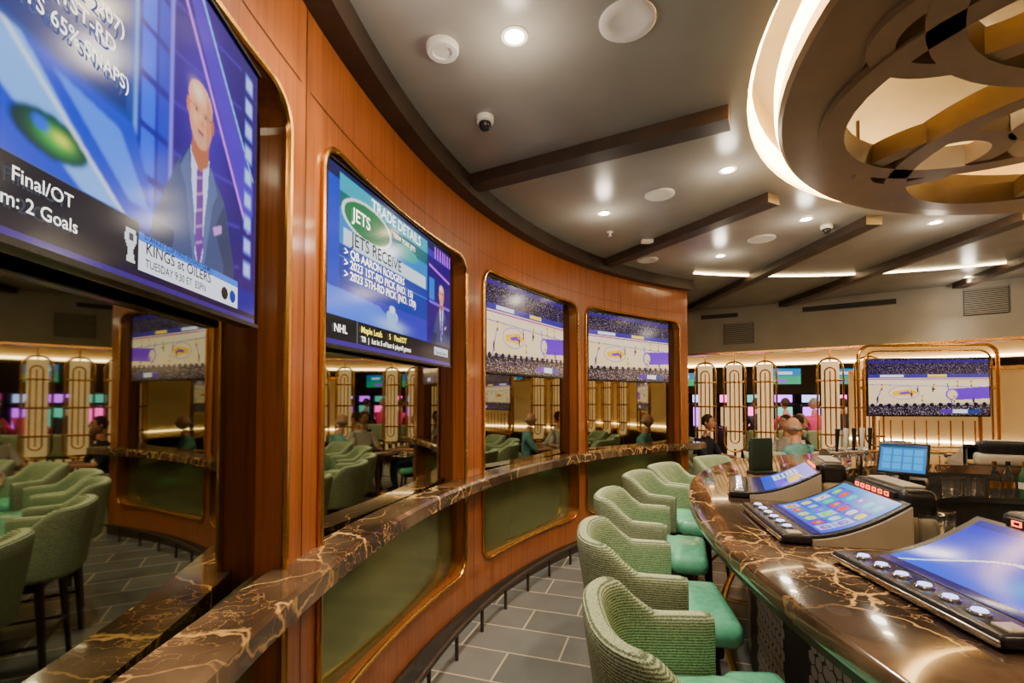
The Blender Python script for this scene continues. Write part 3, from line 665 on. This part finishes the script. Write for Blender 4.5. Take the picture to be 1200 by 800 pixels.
def machine(x,y,kind,yaw=0):
    mb=MB(); W=.60
    def sz(d): return .035+.14*(d/.36)**1.7
    n=12; ds=[.36*i/n for i in range(n+1)]
    def sl(w0,w1,k,dz):
        vs=[];
        for d in ds:
            wv=w0+(w1-w0)*d/.36
            vs+=[(-wv/2,-.14+d,sz(d)+dz),(wv/2,-.14+d,sz(d)+dz),(wv/2,-.14+d,max(.0,sz(d)+dz-.03)),(-wv/2,-.14+d,max(.0,sz(d)+dz-.03))]
        fs=[]
        for i in range(n):
            for q in range(4): fs.append((i*4+q,i*4+(q+1)%4,i*4+4+(q+1)%4,i*4+4+q))
        fs+=[(0,1,2,3),(n*4+3,n*4+2,n*4+1,n*4)]; mb.add(vs,fs,k)
    sl(W,W*.92,'black',0); 
    vs=[]
    for d in ds:
        for sx in(-1,1):
            wv=(W*.5+.012-(W*.04)*d/.36)*sx; vs+=[(wv,-.14+d,0),(wv,-.14+d,sz(d)-.012),(wv-sx*.03,-.14+d,sz(d)-.012),(wv-sx*.03,-.14+d,0)]
    fs=[]
    for i in range(n):
        for o_ in(0,4):
            for q in range(4): fs.append((i*8+o_+q,i*8+o_+(q+1)%4,i*8+8+o_+(q+1)%4,i*8+8+o_+q))
    mb.add(vs,fs,'greige')
    mb.box((0,-.195,.022),(W+.03,.115,.036),'black',bev=.012)
    mb.box((0,-.255,.02),(W+.02,.012,.018),'gold' if kind==2 else 'chrome',bev=.004)
    for i in range(6):
        mb.lathe([(.024,0),(.024,.006),(.019,.010)],'chrome',c=(-.23+i*.085,-.195,.038),n=16); mb.lathe([(.018,.008),(.016,.014),(.001,.015)],'blueglow',c=(-.23+i*.085,-.195,.038),n=16,cap=False)
    mb.box((.275,-.195,.042),(.05,.05,.008),'greige',bev=.003)
    mb.box((0,.295,.055),(.46,.13,.11),'greige',bev=.03); mb.box((0,.29,.155),(.42,.13,.12),'black',bev=.03); mb.box((0,.30,.219),(.30,.08,.012),'greige',bev=.005)
    mb.box((0,.222,.165),(.34,.02,.07),'black',bev=.006)
    for g in range(2):
        for i in range(6):
            x0=-.13+i*.05; zc=.152+g*.026
            mb.box((x0,.2105,zc),(.030,.003,.004),'red'); mb.box((x0-.013,.2105,zc+.007),(.004,.003,.012),'red'); mb.box((x0+.013,.2105,zc+.007),(.004,.003,.012),'red'); mb.box((x0,.2105,zc+.014),(.03,.003,.004),'red')
    (a,b)=(x-EC[0])/EA**2,(y-EC[1])/EB**2; l=sqrt(a*a+b*b)
    o=build(mb,'bartop_gaming_machine',(x,y,1.07),face_rot((a/l,b/l))+yaw)
    def fn(px,_,pz):
        d=(pz/.40+.5)*.33+.015; wv=.93-(.08)*d/.36
        return (px*wv,-.14+d,sz(d)+.002)
    place(screen_mesh(game_screen(kind),.58,.40,fn),'screen',(0,0,0),0,o)
def mpos(y,off):
    (x,yy),(nx,ny)=bar_y(y); return x-nx*off,yy-ny*off
machine(*mpos(1.43,.58),0); machine(*mpos(2.28,.50),1); machine(*mpos(3.22,.50),2); machine(*mpos(.5,.5),1)
for t in(1.15,.6,0): 
    (x,yy),(nx,ny)=bar_pt(t); machine(x-nx*.5,yy-ny*.5,int(t*10)%3)
mb=MB(); mb.box((0,0,.012),(.20,.10,.024),'blackmatte',bev=.005)
mb.box((0,0,.15),(.18,.03,.26),'menu',bev=.006); mb.box((0,.03,.14),(.17,.015,.23),'menu',bev=.004)
build(mb,'menu_holder',(1.95,3.75,1.07),radians(10))
mb=MB(); mb.lathe([(.10,0),(.10,.015),(.03,.025),(.025,.28),(.001,.28)],'blackmatte',n=20)
Tm=Matrix.Translation((0,-.02,.34))@Matrix.Rotation(radians(-28),4,'X'); mb.box((0,0,0),(.24,.025,.20),'black',T=Tm,bev=.008)
mb.box((.0,.10,.12),(.18,.12,.2),'black',bev=.02)
mb.box((0,0,-.038),(.28,.26,.08),'blackmatte',bev=.01)
pos=build(mb,'point_of_sale_terminal',(2.32,2.84,.96),radians(-50)); 
c=Cv(48,32,(30,120,180)); c.rect(0,0,1,.12,(20,60,90)); 
for i in range(4):
    for j in range(3): c.rect(.06+i*.23,.2+j*.25,.25+i*.23,.4+j*.25,(60,160,220))
sc=place(screen_mesh(c,.215,.175),'screen',(0,0,0),0,pos); sc.matrix_local=Tm@Matrix.Translation((0,-.0145,0))
def glass_mesh():
    mb=MB(); mb.lathe([(.001,0),(.032,0),(.036,.005),(.040,.14),(.037,.14),(.033,.012),(.001,.010)],'glass',n=20); return mb.mesh('tumbler_glass')
G=glass_mesh()
for q in[(1.62,1.86,1.07),(1.70,1.90,1.07),(1.70,2.76,1.07),(2.48,3.55,.88),(2.58,3.62,.88),(3.50,3.86,.88),(3.59,3.88,.88),(3.68,3.86,.88),(3.77,3.88,.88)]: place(G,'tumbler_glass',q)
def bottle_mesh(k,capk='gold'):
    mb=MB(); mb.lathe([(.001,0),(.034,0),(.036,.01),(.036,.15),(.028,.18),(.013,.21),(.012,.255),(.015,.257),(.015,.27),(.001,.27)],k,n=18); mb.lathe([(.0155,.24),(.0155,.273),(.001,.273)],capk,n=12); mb.lathe([(.0366,.06),(.0366,.11)],'white' if k!='glass' else 'gold',n=18,cap=False); return mb.mesh('liquor_bottle')
BB=[bottle_mesh('glass'),bottle_mesh('greenb'),bottle_mesh('glass','black'),bottle_mesh('amber','black')]
for i,b in enumerate([0,2,1,0,3]): place(BB[b],'liquor_bottle',(3.88+i*.10,3.86-.01*i*i,.88))
mb=MB(); mb.box((0,0,.02),(.46,.18,.04),'chrome',bev=.01)
for s_ in(-.18,.18): mb.tube([(s_,0,.02),(s_,0,.34)],.025,'chrome')
mb.tube([(-.25,0,.34),(.25,0,.34)],.04,'chrome',n=14)
for i in range(5):
    x=-.2+.1*i; mb.tube([(x,-.03,.34),(x,-.09,.33),(x,-.10,.27)],.010,'chrome'); mb.tube([(x,-.07,.36),(x,-.08,.54)],[.010,.018],'white' if i%2 else 'black')
build(mb,'beer_tap_tower',(2.72,3.92,.88),radians(22))
mb=MB(); mb.box((0,0,.06),(.33,.22,.12),'chrome',bev=.02); mb.box((0,-.02,.22),(.28,.18,.2),'blackmatte',bev=.02); mb.tube([(-.1,-.12,.2),(-.1,-.12,.1)],.012,'chrome'); mb.tube([(.1,-.12,.2),(.1,-.12,.1)],.012,'chrome'); mb.lathe([(.07,.32),(.09,.42),(.001,.42)],'glass',n=18)
build(mb,'espresso_machine',(3.22,4.00,.88),radians(8))
# ------------------------------------------------------------ gold divider screens
def divider_mesh(ht,z0):
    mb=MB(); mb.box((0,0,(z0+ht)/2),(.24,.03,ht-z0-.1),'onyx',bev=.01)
    for w_,yy,rr_ in((.34,-.03,.013),(.34,.03,.013)):
        mb.tube([(a,yy,b) for a,b in rrect(w_,ht-z0,.16,cz=(ht+z0)/2)],rr_,'gold',closed=True)
    mb.tube([(a,-.045,b) for a,b in rrect(.14,ht-z0-.3,.069,cz=(ht+z0)/2)],.012,'gold',closed=True)
    mb.tube([(0,-.05,z0+.2),(0,-.05,ht-.2)],.010,'gold')
    for zz in(z0+.35,(ht+z0)/2,ht-.35): mb.box((0,-.03,zz),(.38,.02,.03),'gold',bev=.005)
    mb.tube([(0,0,0),(0,0,z0+.05)],.02,'gold')
    mb.tube([(0,0,ht-.05),(0,0,ht+.12)],.012,'gold')
    return mb.mesh('gold_onyx_divider')
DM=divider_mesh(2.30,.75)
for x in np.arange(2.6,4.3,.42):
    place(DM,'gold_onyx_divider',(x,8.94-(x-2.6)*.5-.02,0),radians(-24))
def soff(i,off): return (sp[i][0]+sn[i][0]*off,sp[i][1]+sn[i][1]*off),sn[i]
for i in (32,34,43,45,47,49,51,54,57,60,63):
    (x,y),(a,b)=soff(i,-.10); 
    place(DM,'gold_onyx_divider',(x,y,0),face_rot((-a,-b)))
mb=MB(); q0=[sp[i] for i in range(33,66)];q1=[sn[i] for i in range(33,66)]
mb.sweep(q0,q1,[(.50,0),(.6,0),(.6,2.1),(.50,2.1)],'cream'); mb.sweep(q0,q1,[(.47,2.08),(.63,2.08),(.63,2.13),(.47,2.13)],'gold'); mb.sweep(q0,q1,[(.2,0),(.5,0),(.5,.86),(.2,.86)],'wood_dark'); mb.sweep(q0,q1,[(.17,.86),(.52,.86),(.52,.91),(.17,.91)],'marble')
mb.sweep(q0,q1,[(.47,1.0),(.495,1.0),(.495,1.03),(.47,1.03)],'led_soft')
build(mb,'wall_partition')
# ------------------------------------------------------------ dining tables
def table_mesh():
    mb=MB(); mb.lathe([(.001,.70),(.36,.70),(.375,.71),(.375,.735),(.36,.745),(.001,.745)],'marble',n=40); mb.lathe([(.23,0),(.23,.015),(.05,.05),(.035,.1),(.035,.66),(.12,.70)],'gold',n=24); return mb.mesh('round_dining_table')
TM=table_mesh()
tabs=[(3.45,6.85,[2.3,.4,-1.25]),(4.9,7.0,[3.0,2.1]),(7.3,4.5,[2.5,3.9]),(8.3,2.6,[2.5,3.9]),(3.2,11.2,[0,2,4]),(1.2,11.4,[.5,2.5,4.5])]
seats=[]
for i,(x,y,al) in enumerate(tabs):
    place(TM,'round_dining_table',(x,y,0))
    for a in al:
        cx,cy=x+.66*cos(a),y+.66*sin(a); place(DC,'dining_chair',(cx,cy,0),face_rot((-cos(a),-sin(a)))); seats.append((cx,cy,(-cos(a),-sin(a))))
mb=MB(); mb.box((0,0,.5),(4,.5,1.0),'wood_dark'); mb.box((0,0,1.03),(4.1,.65,.06),'marble',bev=.01); mb.box((0,-.26,.5),(3.9,.02,.7),'onyx'); build(mb,'far_bar_counter',(6.6,10.6,0))
FX=(5.1,5.7,6.3,6.9,7.5,8.1)
for x in FX: place(BC,'bar_chair',(x,9.98,0),face_rot((0,1)))
def small_tv(x,y,z,rz,cv,W=1.0):
    mb=MB(); mb.box((0,.03,0),(W,.05,W*.57),'black',bev=.006); mb.tube([(0,.05,0),(0,.05,2.9-z)],.02,'blackmatte')
    o=build(mb,'hanging_television',(x,y,z),rz); place(screen_mesh(cv,W*.96,W*.53),'screen',(0,-.001,0),0,o)
cvg=Cv(64,36,(40,120,160)); cvg.rect(0,.5,1,1,(40,150,110)); cvg.rect(.2,.2,.7,.4,(200,230,250)); cvg.rect(.1,.7,.5,.9,(150,80,220))
small_tv(6.5,11.3,2.2,0,cvg,.7); small_tv(7.9,11.3,2.2,0,cvg,.7); small_tv(4.3,11.9,2.15,0,cvg,.6); small_tv(11.5,9,2.2,radians(-40),cvg,1.2)
def slot_mesh(k,k2):
    mb=MB(); mb.box((0,0,.4),(.62,.6,.8),'black',bev=.04); mb.box((0,.1,1.15),(.6,.35,.7),'black',bev=.04); mb.box((0,-.085,1.15),(.5,.02,.55),k,bev=.005); mb.box((0,.1,1.68),(.6,.3,.3),'black',bev=.03); mb.box((0,-.06,1.68),(.52,.02,.22),k2,bev=.005); mb.box((0,-.2,.83),(.6,.3,.06),'chrome',bev=.02); return mb.mesh('slot_machine')
SMs=[slot_mesh('purple','blueglow'),slot_mesh('onyx','magenta'),slot_mesh('magenta','teal'),slot_mesh('teal','purple')]
for i in range(16): place(SMs[i%4],'slot_machine',(2.4+i*.82,14.4,0),0)
for i in range(4): place(SMs[(i+1)%4],'slot_machine',(-3.0+i*1.0,13.2,0),0)
# ------------------------------------------------------------ people
def person(x,y,f,sh=.47,shirt='whitec',pants='navy',hair='hair',bald=False,table=.745,short=True,turn=0):
    root=bpy.data.objects.new('seated_person',None); S.collection.objects.link(root); root.location=(x,y,0); root.rotation_euler=(0,0,face_rot(f))
    V=[];E=[];Rr=[]
    def v(p,r,par=None):
        V.append(p);Rr.append(r); i=len(V)-1
        if par is not None: E.append((par,i))
        return i
    pel=v((0,.06,sh+.10),(.155,.12)); wa=v((0,.08,sh+.27),(.135,.105),pel); ch=v((0,.06,sh+.45),(.155,.115),wa); nb=v((0,.04,sh+.57),(.08,.07),ch); nk=v((0,.02,sh+.66),(.055,.058),nb); hd=v((0,.01,sh+.72),(.05,.055),nk)
    hands=[]
    for s_ in(-1,1):
        shd=v((s_*.175,.06,sh+.53),(.07,.07),ch); el=v((s_*.25,-.08,sh+.30),(.045,.047),shd); wr=v((s_*.15,-.30,table+.045 if sh<.6 else 1.12),(.03,.026),el); hn=v((s_*.13,-.37,(table if sh<.6 else 1.07)+.028),(.036,.018),wr); hands.append((s_,V[hn]))
        hp=v((s_*.10,.02,sh+.09),(.095,.09),pel); kn=v((s_*.14,-.40,sh+.075),(.062,.062),hp); ca=v((s_*.14,-.40,sh-.15),(.055,.055),kn); an=v((s_*.13,-.36,max(.09,sh-.37) if sh<.6 else .36),(.04,.04),ca); to=v((s_*.14,-.50,(max(.09,sh-.37) if sh<.6 else .36)-.045),(.045,.03),an)
    me=bpy.data.meshes.new('body'); me.from_pydata(V,E,[]); ob=bpy.data.objects.new('body_tmp',me); S.collection.objects.link(ob)
    md=ob.modifiers.new('s','SKIN'); 
    for i,sv in enumerate(me.skin_vertices[0].data): sv.radius=Rr[i]; sv.use_root=(i==0)
    md.use_smooth_shade=True; sb=ob.modifiers.new('ss','SUBSURF'); sb.levels=2; sb.render_levels=2
    dg=bpy.context.evaluated_depsgraph_get(); dg.update(); bm_=bpy.data.meshes.new_from_object(ob.evaluated_get(dg)); bpy.data.objects.remove(ob)
    bm_.materials.clear()
    for k in(shirt,'skin',pants,'blackmatte'): bm_.materials.append(M[k])
    for p_ in bm_.polygons:
        c=p_.center; k=0
        if c.z>sh+.62 and abs(c.x)<.09: k=1
        elif c.y<-.10 and c.z>sh+.17 and short: k=1
        elif c.y<-.33 and c.z>sh+.17: k=1
        elif c.z<sh+.16: k=2
        if c.z<(.12 if sh<.6 else .37) and c.y<-.3: k=3
        p_.material_index=k; p_.use_smooth=True
    b=place(bm_,'body',parent=root)
    mb=MB(); hz=sh+.83
    Tt=Matrix.Translation((0,-.005,hz))@Matrix.Rotation(turn,4,'Z')
    o0=len(mb.v); mb.ell((0,0,0),(.076,.095,.118),'skin',T=Tt,n=24,m=16)
    for i in range(o0,len(mb.v)):
        q=Tt.inverted()@Vector(mb.v[i])
        if q.z<-.02: k=1-.28*min(1,(-q.z-.02)/.09); q.x*=k; q.y=q.y*(k if q.y>0 else 1)-.006
        mb.v[i]=tuple(Tt@q)
    mb.tube([(0,-.090,.02),(0,-.112,-.012),(0,-.096,-.022)],[.008,.013,.010],'skin',T=Tt)
    for s_ in(-1,1):
        mb.ell((s_*.076,.01,-.005),(.01,.018,.03),'skin',T=Tt,n=8,m=6); mb.ell((s_*.030,-.084,.012),(.012,.008,.007),'white',T=Tt,n=8,m=6); mb.ell((s_*.030,-.0905,.012),(.005,.003,.005),'eye',T=Tt,n=8,m=6)
        mb.tube([(s_*.045,-.080,.032),(s_*.030,-.090,.036),(s_*.016,-.090,.032)],.0035,hair,T=Tt)
    mb.tube([(-.024,-.086,-.052),(0,-.094,-.050),(.024,-.086,-.052)],.005,'lip',T=Tt)
    if not bald:
        o0=len(mb.v); mb.ell((0,.014,.022),(.084,.098,.108),hair,T=Tt,n=20,m=12)
        for i in range(o0,len(mb.v)):
            q=Tt.inverted()@Vector(mb.v[i])
            if q.y<-.045 and q.z<.07: q.y=-.045
            if q.z<-.05: q.z=-.05; q.x*=.85
            mb.v[i]=tuple(Tt@q)
    else:
        for s_ in(-1,1): mb.ell((s_*.066,.03,-.01),(.016,.05,.035),hair,T=Tt,n=10,m=8)
        mb.ell((0,.075,-.015),(.06,.028,.04),hair,T=Tt,n=12,m=8)
    build(mb,'head',parent=root)
    mb=MB()
    for s_,(hx,hy,hzz) in hands:
        for k,(off,l) in enumerate([(-.026,.066),(-.009,.076),(.009,.072),(.026,.056)]):
            mb.tube([(hx+off*.9,hy-.0,hzz),(hx+off,hy-.035,hzz+.006),(hx+off*1.1,hy-.035-l*.5,hzz+.002),(hx+off*1.1,hy-.035-l,hzz-.012)],[.009,.009,.008,.006],'skin')
        mb.tube([(hx-s_*.022,hy+.03,hzz),(hx-s_*.048,hy+.005,hzz-.002),(hx-s_*.055,hy-.025,hzz-.006)],[.011,.010,.007],'skin')
    build(mb,'hand_fingers',parent=root)
def sit(i,**k): cx,cy,f=seats[i]; person(cx,cy,f,**k)
sit(2,shirt='tealc',bald=True,hair='hairg'); sit(1,shirt='whitec'); sit(0,shirt='navy',pants='navy'); sit(3,shirt='whitec',hair='hair'); sit(4,shirt='navy',hair='hairg')
sit(6,shirt='whitec'); sit(9,shirt='navy'); sit(10,shirt='tealc'); sit(12,shirt='whitec',hair='hairg')
for k,x in enumerate(FX):
    person(x,9.98,(0,1),sh=.73,shirt=['navy','pink','pink','navy','whitec','tealc'][k],hair=['hair','hair','hairg','hair','hair','hairg'][k],turn=[.2,0,.4,0,-.3,.2][k])
# ------------------------------------------------------------ world & camera
wd=bpy.data.worlds.new('world'); S.world=wd; wd.use_nodes=True; wd.node_tree.nodes['Background'].inputs[0].default_value=(1,.85,.7,1); wd.node_tree.nodes['Background'].inputs[1].default_value=.15
cam=bpy.data.cameras.new('camera'); co=bpy.data.objects.new('camera',cam); S.collection.objects.link(co); S.camera=co
cam.sensor_width=36; cam.lens=36*560/1200; cam.clip_start=.02
pitch=radians(1.5); co.location=(0,0,H); co.rotation_euler=(pi/2+pitch,0,0); cam.shift_y=(68-560*math.tan(pitch))/1200
